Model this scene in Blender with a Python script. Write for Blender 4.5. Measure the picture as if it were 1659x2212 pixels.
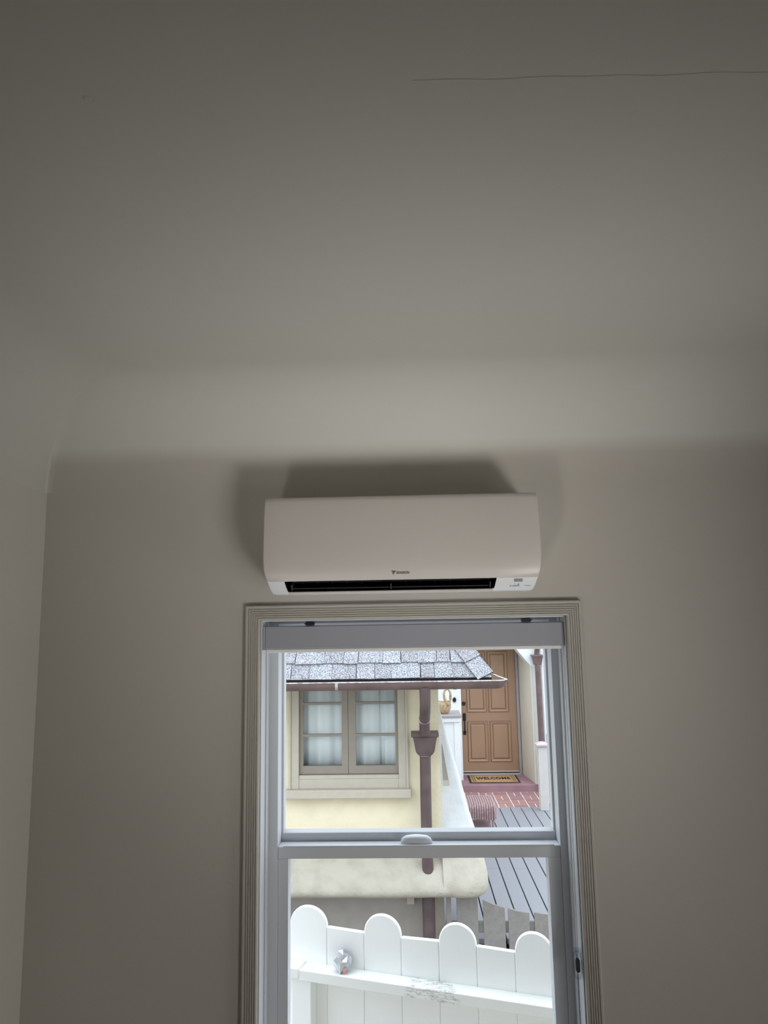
import bpy, math, random
from mathutils import Vector, Matrix, noise
random.seed(7)
for o in list(bpy.data.objects): bpy.data.objects.remove(o)
SC = bpy.context.scene
COL = SC.collection
R = math.radians

# ------------------------------------------------------------------ camera
# room: window wall is the plane y = 0, the room lies at y < 0, floor z = 0
def cam_setup():
    f_px, yaw, pitch, roll = 1533.1, R(1.85), R(8.32), R(0.96)
    fw = Vector((-math.sin(yaw)*math.cos(pitch), math.cos(yaw)*math.cos(pitch), math.sin(pitch)))
    rt = Vector((math.cos(yaw), math.sin(yaw), 0))
    up = rt.cross(fw)
    c, s = math.cos(roll), math.sin(roll)
    r2, u2 = rt*c - up*s, rt*s + up*c
    cd = bpy.data.cameras.new('camera'); co = bpy.data.objects.new('camera', cd); COL.objects.link(co)
    m = Matrix((( r2.x, u2.x, -fw.x, 0.0), (r2.y, u2.y, -fw.y, -2.165), (r2.z, u2.z, -fw.z, 2.05), (0, 0, 0, 1)))
    co.matrix_world = m
    cd.sensor_fit = 'VERTICAL'; cd.sensor_height = 24.0
    cd.lens = f_px / 2212 * 24.0
    cd.clip_start = 0.05; cd.clip_end = 300
    SC.camera = co
cam_setup()

# ------------------------------------------------------------------ sky, exposure
SKY = 3.85
def sky():
    w = bpy.data.worlds.new('sky'); SC.world = w; w.use_nodes = True
    nt = w.node_tree; nt.nodes.clear()
    tc = nt.nodes.new('ShaderNodeTexCoord'); sp = nt.nodes.new('ShaderNodeSeparateXYZ')
    nt.links.new(tc.outputs['Generated'], sp.inputs[0])
    mx = nt.nodes.new('ShaderNodeMath'); mx.operation = 'MAXIMUM'; mx.inputs[1].default_value = 0
    nt.links.new(sp.outputs['Z'], mx.inputs[0])
    ma = nt.nodes.new('ShaderNodeMath'); ma.operation = 'MULTIPLY_ADD'      # overcast sky: brighter towards the zenith
    ma.inputs[1].default_value = 0.40*SKY; ma.inputs[2].default_value = 0.60*SKY
    nt.links.new(mx.outputs[0], ma.inputs[0])
    bg = nt.nodes.new('ShaderNodeBackground'); bg.inputs[0].default_value = (0.92, 0.985, 1.06, 1)
    nt.links.new(ma.outputs[0], bg.inputs[1])
    out = nt.nodes.new('ShaderNodeOutputWorld'); nt.links.new(bg.outputs[0], out.inputs[0])
sky()
vs = SC.view_settings
vs.view_transform = 'Standard'; vs.look = 'None'; vs.gamma = 1; vs.use_curve_mapping = False
vs.exposure = 0.0
try:
    SC.cycles.use_denoising = True
    SC.cycles.max_bounces = 14; SC.cycles.diffuse_bounces = 9; SC.cycles.transparent_max_bounces = 16
    SC.cycles.caustics_reflective = False; SC.cycles.caustics_refractive = False
    SC.cycles.sample_clamp_indirect = 6.0
except Exception: pass

XL, XR, YB = -1.13, 2.75, -3.15           # left wall, right wall, back wall
LAMP_OPENING = (1.05, 2.25, 0.04, 0.70)          # unseen low opening, added behind the back key lamp
def area(name, loc, target, sx, sy, power, color, spread=180):
    ld = bpy.data.lights.new(name, 'AREA'); ld.shape = 'RECTANGLE'; ld.size = sx; ld.size_y = sy
    ld.energy = power; ld.color = color; ld.spread = R(spread)
    lo = bpy.data.objects.new(name, ld); COL.objects.link(lo); lo.location = loc
    lo.rotation_euler = (Vector(target)-Vector(loc)).to_track_quat('-Z', 'Y').to_euler()
# added lamps out of view: upward keys on the cove, fills on walls
LAMP_TINT = (1.0, 0.985, 0.95)
area('added_key_back', (1.65, -2.85, 0.25), (-0.02, -0.02, 2.56), 1.0, 0.6, 2.9, LAMP_TINT, 41)
area('added_key_left', (-1.10, -2.65, 0.28), (0.02, -0.02, 2.56), 0.5, 0.9, 2.0, LAMP_TINT, 41)
area('added_fill_side', (2.72, -0.95, 0.95), (-1.13, -0.10, 1.5), 1.2, 1.2, 3.6, LAMP_TINT, 70)
area('added_fill_back', (1.70, YB+0.10, 1.10), (-0.85, 0.0, 1.0), 1.0, 0.7, 3.4, LAMP_TINT, 66)
def portal(name, loc, rot, sx, sy):       # guides the sampling of the sky through a window opening; gives no light itself
    ld = bpy.data.lights.new(name, 'AREA'); ld.shape = 'RECTANGLE'; ld.size = sx; ld.size_y = sy
    ld.cycles.is_portal = True
    lo = bpy.data.objects.new(name, ld); lo.location = loc; lo.rotation_euler = rot; COL.objects.link(lo)

# ------------------------------------------------------------------ materials
def lin(c):
    return tuple(((v/255)/12.92 if v/255 <= 0.04045 else ((v/255+0.055)/1.055)**2.4) for v in c)
MATS = {}
def mat(name, rgb, rough=0.6, metal=0.0, var=0.0, vscale=8.0, bump=0.0, bscale=60.0, rgb2=None, spec=0.5, detail=4.0, stretch=None, lo=0.35, hi=0.65):
    """principled material; rgb in sRGB 0-255 (own colour of the thing), rgb2 = second tone mixed in by noise"""
    m = bpy.data.materials.new(name); m.use_nodes = True; nt = m.node_tree
    b = nt.nodes['Principled BSDF']
    b.inputs['Roughness'].default_value = rough; b.inputs['Metallic'].default_value = metal
    b.inputs['Specular IOR Level'].default_value = spec
    c1 = lin(rgb); b.inputs['Base Color'].default_value = (*c1, 1)
    tc = nt.nodes.new('ShaderNodeTexCoord'); src = tc.outputs['Object']
    if stretch:
        mp = nt.nodes.new('ShaderNodeMapping'); mp.inputs['Scale'].default_value = stretch
        nt.links.new(src, mp.inputs[0]); src = mp.outputs[0]
    if var or rgb2:
        n = nt.nodes.new('ShaderNodeTexNoise'); n.inputs['Scale'].default_value = vscale; n.inputs['Detail'].default_value = detail
        nt.links.new(src, n.inputs['Vector'])
        r = nt.nodes.new('ShaderNodeValToRGB')
        c2 = lin(rgb2) if rgb2 else tuple(min(1, v*(1-var)) for v in c1)
        ca = c1 if rgb2 else tuple(min(1, v*(1+var)) for v in c1)
        r.color_ramp.elements[0].position = lo; r.color_ramp.elements[0].color = (*c2, 1)
        r.color_ramp.elements[1].position = hi; r.color_ramp.elements[1].color = (*ca, 1)
        nt.links.new(n.outputs['Fac'], r.inputs[0]); nt.links.new(r.outputs[0], b.inputs['Base Color'])
    if bump:
        n2 = nt.nodes.new('ShaderNodeTexNoise'); n2.inputs['Scale'].default_value = bscale; n2.inputs['Detail'].default_value = 5
        nt.links.new(src, n2.inputs['Vector'])
        bp = nt.nodes.new('ShaderNodeBump'); bp.inputs['Strength'].default_value = bump; bp.inputs['Distance'].default_value = 0.01
        nt.links.new(n2.outputs['Fac'], bp.inputs['Height']); nt.links.new(bp.outputs[0], b.inputs['Normal'])
    MATS[name] = m
    return m
def glass_mat(name, tint=(1, 1, 1), base=0.0):
    m = bpy.data.materials.new(name); m.use_nodes = True; nt = m.node_tree; nt.nodes.clear()
    t = nt.nodes.new('ShaderNodeBsdfTransparent'); t.inputs[0].default_value = (*tint, 1)
    g = nt.nodes.new('ShaderNodeBsdfGlossy'); g.inputs['Roughness'].default_value = 0.02
    f = nt.nodes.new('ShaderNodeFresnel'); f.inputs[0].default_value = 1.45
    ge = nt.nodes.new('ShaderNodeNewGeometry'); iv = nt.nodes.new('ShaderNodeMath'); iv.operation = 'SUBTRACT'; iv.inputs[0].default_value = 1
    nt.links.new(ge.outputs['Backfacing'], iv.inputs[1])                       # no total reflection where a ray leaves the thin pane
    mu = nt.nodes.new('ShaderNodeMath'); mu.operation = 'MULTIPLY'; nt.links.new(f.outputs[0], mu.inputs[0]); nt.links.new(iv.outputs[0], mu.inputs[1])
    mx = nt.nodes.new('ShaderNodeMixShader'); nt.links.new(mu.outputs[0], mx.inputs[0])
    nt.links.new(t.outputs[0], mx.inputs[1]); nt.links.new(g.outputs[0], mx.inputs[2])
    o = nt.nodes.new('ShaderNodeOutputMaterial'); nt.links.new(mx.outputs[0], o.inputs[0])
    MATS[name] = m
    return m

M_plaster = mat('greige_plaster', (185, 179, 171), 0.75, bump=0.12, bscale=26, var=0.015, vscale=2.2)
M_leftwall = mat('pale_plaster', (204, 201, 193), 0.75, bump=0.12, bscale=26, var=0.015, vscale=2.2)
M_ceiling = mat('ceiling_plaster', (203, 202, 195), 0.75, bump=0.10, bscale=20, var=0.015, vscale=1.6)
def cove_paint_shade(m, below, z0, z1):          # wall colour runs up the cove; its soft edge paints in the shade boundary
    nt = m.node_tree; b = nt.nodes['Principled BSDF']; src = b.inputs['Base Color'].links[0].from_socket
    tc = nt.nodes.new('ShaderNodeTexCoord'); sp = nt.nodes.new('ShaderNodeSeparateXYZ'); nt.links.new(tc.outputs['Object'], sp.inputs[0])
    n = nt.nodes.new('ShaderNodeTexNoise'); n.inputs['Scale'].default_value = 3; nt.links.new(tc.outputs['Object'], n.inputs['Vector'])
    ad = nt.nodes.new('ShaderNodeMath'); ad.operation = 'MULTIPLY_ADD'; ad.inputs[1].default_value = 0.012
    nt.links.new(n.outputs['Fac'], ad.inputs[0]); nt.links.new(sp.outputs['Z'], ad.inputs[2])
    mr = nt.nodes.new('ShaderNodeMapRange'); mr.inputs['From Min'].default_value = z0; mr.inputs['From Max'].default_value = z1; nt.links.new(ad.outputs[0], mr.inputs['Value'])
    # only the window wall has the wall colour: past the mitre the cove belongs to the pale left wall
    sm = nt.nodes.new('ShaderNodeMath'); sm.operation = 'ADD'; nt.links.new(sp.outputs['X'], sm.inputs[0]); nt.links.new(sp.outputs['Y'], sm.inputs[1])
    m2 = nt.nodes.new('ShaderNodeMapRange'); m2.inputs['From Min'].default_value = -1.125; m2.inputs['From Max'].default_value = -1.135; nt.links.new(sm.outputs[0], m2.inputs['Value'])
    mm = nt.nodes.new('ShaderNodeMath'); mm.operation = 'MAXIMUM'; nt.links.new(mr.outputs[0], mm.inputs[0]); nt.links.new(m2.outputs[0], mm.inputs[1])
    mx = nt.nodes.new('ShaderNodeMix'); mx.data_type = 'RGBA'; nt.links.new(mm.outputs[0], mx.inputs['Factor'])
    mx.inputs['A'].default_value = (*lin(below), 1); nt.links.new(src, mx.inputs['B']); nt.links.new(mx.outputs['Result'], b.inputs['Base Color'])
cove_paint_shade(M_ceiling, (185, 179, 171), 2.540, 2.590)
M_casing  = mat('greige_trim_paint', (182, 177, 168), 0.5, bump=0.15, bscale=90, rgb2=(174, 169, 160), vscale=30, lo=0.25, hi=0.42)
M_crack   = mat('crack_shadow_line', (172, 170, 163), 0.9)
M_floor   = mat('wood_floor', (142, 122, 102), 0.5, var=0.06, vscale=6, stretch=(12, 1, 1))
M_vinyl   = mat('white_vinyl', (210, 213, 218), 0.4)
M_acwhite = mat('white_plastic', (200, 193, 187), 0.38)
M_acpanel = mat('uplit_white_plastic', (224, 227, 229), 0.3)  # whiter than the front panel: light from below is put into the colour
M_black   = mat('black_plastic', (22, 22, 26), 0.5)
M_dark    = mat('dark_grey_plastic', (52, 52, 56), 0.5)
M_logo    = mat('grey_print', (96, 94, 92), 0.6)
M_display = mat('grey_display_window', (140, 150, 156), 0.25)
M_green   = mat('green_mark', (90, 150, 100), 0.5)
M_metal   = mat('dark_steel', (58, 72, 82), 0.35, metal=0.6)
M_fascia  = mat('grey_white_cassette', (158, 158, 166), 0.5)
M_fabric  = mat('white_blind_fabric', (236, 236, 232), 0.8)
M_cord    = mat('white_cord', (230, 230, 224), 0.6)
M_glass   = glass_mat('window_glass', (0.965, 0.98, 0.985))
M_glass2  = glass_mat('lower_window_glass', (0.945, 0.962, 0.975))
M_reveal  = mat('pale_beige_stucco', (205, 199, 185), 0.85, bump=0.3, bscale=24, var=0.02, vscale=5)
M_butt    = mat('offwhite_stucco', (206, 209, 211), 0.85, bump=0.6, bscale=20, rgb2=(196, 199, 200), vscale=6)
M_clear   = glass_mat('clear_plastic', (0.86, 0.88, 0.9))
# outdoors
M_cream   = mat('cream_stucco', (222, 212, 185), 0.85, bump=0.5, bscale=22, rgb2=(213, 203, 175), vscale=5, lo=0.3, hi=0.55)
M_ledge   = mat('weathered_stucco', (178, 172, 158), 0.9, bump=0.8, bscale=26, rgb2=(166, 159, 145), vscale=7, lo=0.32, hi=0.56)
M_white_st= mat('white_stucco', (228, 231, 232), 0.85, bump=0.4, bscale=20, var=0.02, vscale=4)
M_lower   = mat('taupe_stucco', (150, 144, 137), 0.9, bump=0.4, bscale=30, var=0.05, vscale=10)
M_taupe   = mat('taupe_trim_paint', (180, 173, 159), 0.6, var=0.03, vscale=20, bump=0.05)
M_taupe2  = mat('taupe_sash_paint', (140, 132, 121), 0.6, var=0.03, vscale=20)
M_copper  = mat('brown_copper', (112, 92, 90), 0.45, rgb2=(90, 73, 72), vscale=9, lo=0.3, hi=0.7, bump=0.05)
M_pipe    = mat('dark_brown_copper', (96, 78, 78), 0.5, rgb2=(76, 62, 63), vscale=9, lo=0.3, hi=0.7)
M_gutter_edge = mat('pale_metal_highlight', (205, 208, 210), 0.3, metal=0.5, rgb2=(150, 130, 126), vscale=30)  # pale metal; on the gutter bead its mottling paints dotted highlights
M_curtain = mat('sheer_white_curtain', (232, 236, 236), 0.8)
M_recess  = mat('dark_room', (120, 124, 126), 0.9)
def shingle_mat(name, rgb, rgb2):
    return mat(name, rgb, 0.9, rgb2=rgb2, vscale=120, detail=3, bump=0.5, bscale=300, lo=0.4, hi=0.6)
M_sh = [shingle_mat('grey_shingle', (180, 182, 189), (104, 104, 110)), shingle_mat('mauve_grey_shingle', (174, 174, 180), (100, 98, 103)),
        shingle_mat('pale_grey_shingle', (184, 187, 194), (108, 109, 115))]
M_roofbed = mat('dark_underlayment', (70, 68, 72), 0.9)
M_deckb   = mat('grey_deck_board', (134, 135, 141), 0.6, var=0.04, vscale=4, stretch=(8, 1, 1))
M_under   = mat('dark_substructure', (40, 40, 42), 0.9)
M_brick   = [mat('red_brick', (160, 122, 118), 0.8, rgb2=(144, 107, 106), vscale=14, bump=0.2), mat('mauve_brick', (152, 118, 121), 0.8, rgb2=(136, 103, 108), vscale=14, bump=0.2),
             mat('orange_brick', (170, 128, 118), 0.8, rgb2=(152, 112, 106), vscale=14, bump=0.2)]
M_mortar  = mat('pale_mortar', (218, 212, 208), 0.9)
M_step    = mat('mauve_painted_concrete', (160, 128, 134), 0.7, rgb2=(144, 112, 120), vscale=5, bump=0.1)
M_door    = mat('tan_door_paint', (165, 133, 107), 0.5, var=0.03, vscale=4)
M_groove  = mat('dark_brown_groove', (112, 82, 62), 0.7)  # darker brown strips edging each door panel
M_bronze  = mat('black_bronze', (34, 34, 40), 0.35, metal=0.3)
M_steel   = mat('pale_threshold', (200, 196, 190), 0.5)
M_mat_tan = mat('coir_mat', (196, 160, 112), 0.95, rgb2=(168, 134, 92), vscale=60, bump=0.4, bscale=200)
M_mat_blk = mat('black_rubber_edge', (44, 40, 42), 0.9)
M_wicker  = mat('mauve_wicker', (172, 148, 150), 0.7, rgb2=(146, 120, 124), vscale=40, bump=0.3, bscale=120)
M_swan    = mat('tan_wicker', (194, 170, 136), 0.7, rgb2=(158, 134, 102), vscale=50, bump=0.6, bscale=90)
M_greypost= mat('grey_painted_wood', (196, 192, 190), 0.6, var=0.04, vscale=10)
M_mauvecap= mat('mauve_painted_cap', (186, 168, 170), 0.6)
M_greycap = mat('grey_cap_stone', (160, 154, 156), 0.7, var=0.05)
M_picket  = mat('taupe_weathered_picket', (136, 132, 128), 0.8, rgb2=(128, 123, 119), vscale=30, bump=0.1)
M_wfence  = mat('white_fence_paint', (247, 249, 248), 0.6, var=0.012, vscale=6, bump=0.06, bscale=70)
def peeling_mat():
    m = mat('peeling_white_paint', (243, 245, 242), 0.6, bump=0.1, bscale=50)
    nt = m.node_tree; b = nt.nodes['Principled BSDF']
    tc = nt.nodes.new('ShaderNodeTexCoord'); mp = nt.nodes.new('ShaderNodeMapping'); mp.inputs['Scale'].default_value = (5, 40, 90)
    n = nt.nodes.new('ShaderNodeTexNoise'); n.inputs['Scale'].default_value = 1.0; n.inputs['Detail'].default_value = 8; n.inputs['Roughness'].default_value = 0.7
    n2 = nt.nodes.new('ShaderNodeTexNoise'); n2.inputs['Scale'].default_value = 3.2; n2.inputs['Detail'].default_value = 1
    nt.links.new(tc.outputs['Object'], mp.inputs[0]); nt.links.new(mp.outputs[0], n.inputs['Vector']); nt.links.new(tc.outputs['Object'], n2.inputs['Vector'])
    r1 = nt.nodes.new('ShaderNodeValToRGB'); r1.color_ramp.elements[0].position = 0.475; r1.color_ramp.elements[0].color = (0, 0, 0, 1); r1.color_ramp.elements[1].position = 0.49
    e = r1.color_ramp.elements.new(0.515); e.color = (0, 0, 0, 1); r1.color_ramp.elements[1].color = (1, 1, 1, 1)
    e.color = (0, 0, 0, 1)
    # the flaking runs along the middle of the rail
    sp = nt.nodes.new('ShaderNodeSeparateXYZ'); nt.links.new(tc.outputs['Object'], sp.inputs[0])
    ab = nt.nodes.new('ShaderNodeMath'); ab.operation = 'SUBTRACT'; ab.inputs[1].default_value = 0.05; nt.links.new(sp.outputs['X'], ab.inputs[0])
    a2 = nt.nodes.new('ShaderNodeMath'); a2.operation = 'ABSOLUTE'; nt.links.new(ab.outputs[0], a2.inputs[0])
    a3 = nt.nodes.new('ShaderNodeMath'); a3.operation = 'MULTIPLY_ADD'; a3.inputs[1].default_value = -3.0; a3.inputs[2].default_value = 0.62; nt.links.new(a2.outputs[0], a3.inputs[0])
    a4 = nt.nodes.new('ShaderNodeMath'); a4.operation = 'MULTIPLY_ADD'; a4.inputs[1].default_value = 0.5; nt.links.new(n2.outputs['Fac'], a4.inputs[0]); nt.links.new(a3.outputs[0], a4.inputs[2])
    r2 = nt.nodes.new('ShaderNodeValToRGB'); r2.color_ramp.elements[0].position = 0.55; r2.color_ramp.elements[0].color = (0, 0, 0, 1); r2.color_ramp.elements[1].position = 0.62
    nt.links.new(n.outputs['Fac'], r1.inputs[0]); nt.links.new(a4.outputs[0], r2.inputs[0])
    mu = nt.nodes.new('ShaderNodeMath'); mu.operation = 'MULTIPLY'; nt.links.new(r1.outputs[0], mu.inputs[0]); nt.links.new(r2.outputs[0], mu.inputs[1])
    mx = nt.nodes.new('ShaderNodeMix'); mx.data_type = 'RGBA'
    mx.inputs['A'].default_value = (*lin((243, 245, 242)), 1); mx.inputs['B'].default_value = (*lin((96, 92, 86)), 1)
    nt.links.new(mu.outputs[0], mx.inputs['Factor']); nt.links.new(mx.outputs['Result'], b.inputs['Base Color'])
    return m
M_peel = peeling_mat()
M_foil = mat('crumpled_foil', (216, 220, 226), 0.28, metal=0.9)
M_pink = mat('pink_wrapper', (214, 150, 146), 0.5)
M_ground = mat('grey_concrete', (150, 146, 140), 0.9, var=0.06, vscale=2, bump=0.2, bscale=20)
M_patio = mat('pale_patio_concrete', (196, 194, 188), 0.9, var=0.05, vscale=2)
M_siding = mat('pale_house_wall', (228, 224, 212), 0.9, bump=0.3, bscale=20)

# ------------------------------------------------------------------ mesh helpers
class MB:
    def __init__(s): s.v = []; s.f = []
    def add(s, vs_, fs): 
        n = len(s.v); s.v += [tuple(p) for p in vs_]; s.f += [tuple(i+n for i in f) for f in fs]; return s
    def box(s, a, b):
        x0, y0, z0 = a; x1, y1, z1 = b
        return s.add([(x0,y0,z0),(x1,y0,z0),(x1,y1,z0),(x0,y1,z0),(x0,y0,z1),(x1,y0,z1),(x1,y1,z1),(x0,y1,z1)],
                     [(3,2,1,0),(4,5,6,7),(0,1,5,4),(1,2,6,5),(2,3,7,6),(3,0,4,7)])
    def prism(s, pts, d):
        """pts: closed 3-D polygon, d: extrusion vector"""
        n = len(pts); d = Vector(d); v = [Vector(p) for p in pts]; v += [p+d for p in v]
        return s.add(v, [tuple(range(n-1, -1, -1)), tuple(range(n, 2*n))] + [(i, (i+1) % n, n+(i+1) % n, n+i) for i in range(n)])
    def rings(s, rr, close=True, cap0=True, cap1=True):
        """rr: list of rings with equal point counts"""
        n = len(rr[0]); v = [p for r_ in rr for p in r_]; f = []
        for k in range(len(rr)-1):
            for i in range(n if close else n-1):
                j = (i+1) % n; f.append((k*n+i, k*n+j, (k+1)*n+j, (k+1)*n+i))
        if cap0: f.append(tuple(range(n-1, -1, -1)))
        if cap1: f.append(tuple(range((len(rr)-1)*n, len(rr)*n)))
        return s.add(v, f)
    def tube(s, path, r, seg=10, cap=True):
        path = [Vector(p) for p in path]; rr = []
        rad = r if isinstance(r, (list, tuple)) else [r]*len(path)
        prev = None
        for i, p in enumerate(path):
            t = (path[min(i+1, len(path)-1)] - path[max(i-1, 0)]).normalized()
            if prev is None:
                a = t.cross(Vector((0, 0, 1)) if abs(t.z) < 0.9 else Vector((1, 0, 0))).normalized()
            else: a = (prev - t*prev.dot(t)).normalized()
            prev = a; b = t.cross(a)
            rr.append([p + (a*math.cos(2*math.pi*k/seg) + b*math.sin(2*math.pi*k/seg))*rad[i] for k in range(seg)])
        return s.rings(rr, True, cap, cap)
    def sphere(s, c, r, seg=14, rng=8, sq=(1, 1, 1)):
        rr = []
        for k in range(rng+1):
            a = -math.pi/2 + math.pi*k/rng; q = max(math.cos(a), 1e-3)
            rr.append([(c[0]+r*sq[0]*q*math.cos(2*math.pi*i/seg), c[1]+r*sq[1]*q*math.sin(2*math.pi*i/seg), c[2]+r*sq[2]*math.sin(a)) for i in range(seg)])
        return s.rings(rr)
    def mesh(s, name):
        me = bpy.data.meshes.new(name); me.from_pydata(s.v, [], s.f); me.validate(); me.update(); return me
def winv(o):
    # things are empties without rotation; meshes below them sit at the identity in room coordinates
    return Matrix.Translation(-o.location) if o.type == 'EMPTY' else Matrix.Identity(4)
def obj(name, mb, m, parent=None, bevel=0.0, smooth=False, seg=2, me=None):
    """one mesh object, its points given in room coordinates"""
    import bmesh
    me = me or mb.mesh(name)
    bm = bmesh.new(); bm.from_mesh(me); bmesh.ops.recalc_face_normals(bm, faces=bm.faces); bm.to_mesh(me); bm.free()
    me.materials.append(m) if not me.materials else None
    o = bpy.data.objects.new(name, me); COL.objects.link(o)
    if parent is not None:
        o.parent = parent; o.matrix_parent_inverse = winv(parent)
    if bevel:
        b = o.modifiers.new('bevel', 'BEVEL'); b.width = bevel; b.segments = seg; b.limit_method = 'ANGLE'; b.angle_limit = R(40)
    if smooth:
        for p in me.polygons: p.use_smooth = True
        if smooth != 'all':
            try: me.set_sharp_from_angle(angle=R(smooth if smooth is not True else 40))
            except Exception: pass
    return o
def piece(name, me, m, parent, loc, scale=(1, 1, 1), rz=0.0, rot=None):
    """a small repeated piece; alike pieces share their mesh (material per object)"""
    o = bpy.data.objects.new(name, me); COL.objects.link(o)
    if not me.materials: me.materials.append(None)
    o.material_slots[0].link = 'OBJECT'; o.material_slots[0].material = m
    o.parent = parent; o.matrix_parent_inverse = winv(parent)
    o.location = loc; o.scale = scale; o.rotation_euler = rot or (0, 0, rz)
    return o
def thing(name, loc, label=None, cat=None, group=None, kind=None):
    o = bpy.data.objects.new(name, None); o.location = loc; o.empty_display_size = 0.1; COL.objects.link(o)
    return tag(o, label, cat, group, kind)
def tag(o, label=None, cat=None, group=None, kind=None):
    if label: o['label'] = label
    if cat: o['category'] = cat
    if group: o['group'] = group
    if kind: o['kind'] = kind
    return o
def bev_box_mesh(name, ch=0.06):
    """unit box centred at the origin with chamfered upper edges (cheap piece)"""
    h = 0.5; c = ch
    v = [(-h,-h,-h),(h,-h,-h),(h,h,-h),(-h,h,-h),(-h,-h,h-c),(h,-h,h-c),(h,h,h-c),(-h,h,h-c),(-h+c,-h+c,h),(h-c,-h+c,h),(h-c,h-c,h),(-h+c,h-c,h)]
    f = [(3,2,1,0)] + [(i,(i+1)%4,4+(i+1)%4,4+i) for i in range(4)] + [(4+i,4+(i+1)%4,8+(i+1)%4,8+i) for i in range(4)] + [(8,9,10,11)]
    me = bpy.data.meshes.new(name); me.from_pydata(v, [], f); me.update(); return me
def text_mesh(body, size, ext=0.0004, shear=0.0, spacing=1.0, offset=0.0):
    c = bpy.data.curves.new('lettering', 'FONT'); c.body = body; c.size = size; c.extrude = ext; c.shear = shear
    c.align_x = 'CENTER'; c.align_y = 'CENTER'; c.space_character = spacing; c.offset = offset; c.resolution_u = 3
    o = bpy.data.objects.new('lettering', c); COL.objects.link(o)
    bpy.context.view_layer.update()
    me = bpy.data.meshes.new_from_object(o.evaluated_get(bpy.context.evaluated_depsgraph_get()))
    bpy.data.objects.remove(o); return me
def rect_with_hole(mb, x0, x1, z0, z1, hx0, hx1, hz0, hz1, ya, yb):
    """a wall slab in the xz plane between ya and yb with a rectangular opening"""
    xs = [x0, hx0, hx1, x1]; zs = [z0, hz0, hz1, z1]
    for y in (ya, yb):
        n = len(mb.v); mb.v += [(x, y, z) for z in zs for x in xs]
        for j in range(3):
            for i in range(3):
                if (i, j) != (1, 1): a = n+j*4+i; mb.f.append((a, a+1, a+5, a+4))
    n = len(mb.v)-32
    def q(i, j, k): return n+k*16+j*4+i
    for i in range(3):
        mb.f.append((q(i,0,0), q(i+1,0,0), q(i+1,0,1), q(i,0,1))); mb.f.append((q(i,3,0), q(i+1,3,0), q(i+1,3,1), q(i,3,1)))
        mb.f.append((q(0,i,0), q(0,i+1,0), q(0,i+1,1), q(0,i,1))); mb.f.append((q(3,i,0), q(3,i+1,0), q(3,i+1,1), q(3,i,1)))
    for (i0,j0,i1,j1) in ((1,1,2,1),(2,1,2,2),(2,2,1,2),(1,2,1,1)):
        mb.f.append((q(i0,j0,0), q(i1,j1,0), q(i1,j1,1), q(i0,j0,1)))

# ================================================================== THE ROOM
ZC, RC = 2.45, 0.30                       # height where the cove starts, cove radius -> ceiling 2.75
WX0, WX1, WZ0, WZ1 = -0.449, 0.468, 0.69, 2.042      # window opening
def S(o): o['kind'] = 'structure'; return o

mb = MB(); rect_with_hole(mb, XL, XR, 0, 2.95, WX0, WX1, WZ0, WZ1, 0.0, 0.22)
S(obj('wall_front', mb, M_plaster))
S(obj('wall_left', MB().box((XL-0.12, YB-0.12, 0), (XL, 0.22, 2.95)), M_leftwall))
S(obj('wall_right', MB().box((XR, YB-0.12, 0), (XR+0.15, 0.22, 2.95)), M_plaster))
# the unseen back wall has a low opening added at the key lamp
mb = MB(); rect_with_hole(mb, XL, XR, 0, 2.95, *LAMP_OPENING, YB-0.12, YB)
S(obj('wall_back', mb, M_plaster))
S(obj('floor', MB().box((XL-0.12, YB-0.12, -0.12), (XR+0.15, 0.22, 0.0)), M_floor))
def ceiling():
    rr = []; n = 24; e = [0.0, 0.02, 0.05, 0.10]
    for k in range(n+1):
        a = math.pi/2*k/n; d = RC*(1-math.cos(a)); z = ZC + RC*math.sin(a)
        x0, x1, y0, y1 = XL+d, XR-d, YB+d, -d
        ts = lambda p, q: [p+(q-p)/abs(q-p)*o for o in e] + [(p+q)/2] + [q-(q-p)/abs(q-p)*o for o in reversed(e[1:])]
        ring = [(x, y0, z) for x in ts(x0, x1)] + [(x1, y, z) for y in ts(y0, y1)] + [(x, y1, z) for x in ts(x1, x0)] + [(x0, y, z) for y in ts(y1, y0)]
        rr.append(ring)
    mb = MB(); mb.rings(rr, True, False, True)
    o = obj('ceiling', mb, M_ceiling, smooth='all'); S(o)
    S(obj('roof_slab', MB().box((XL-0.3, YB-0.3, 2.95), (XR+0.3, 0.35, 3.1)), M_siding))
    return o
CEIL = ceiling()
# small lump in the ceiling plaster
def lump():
    mb = MB(); mb.sphere((-0.42, -1.309, 2.751), 0.0075, 12, 6, (1.0, 0.8, 0.5)); mb.sphere((-0.412, -1.306, 2.751), 0.005, 10, 6, (1.3, 0.7, 0.5))
    obj('plaster_lump', mb, M_ceiling, CEIL, smooth=True)
    pts = [(0.02+0.57*i/60, -1.318+0.013*i/60+0.004*noise.noise(Vector((i*0.13, 2.0, 0))), 2.7495) for i in range(61)]
    mb = MB()
    for a, b in zip(pts[:-1], pts[1:]): mb.add([(a[0], a[1]-0.00035, a[2]), (b[0], b[1]-0.00035, b[2]), (b[0], b[1]+0.00035, b[2]), (a[0], a[1]+0.00035, a[2])], [(0, 1, 2, 3)])
    obj('hairline_crack', mb, M_crack, CEIL)
lump()
portal('portal_front', (0.01, 0.215, 1.36), (R(90), 0, R(180)), 0.917, 1.35)

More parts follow.
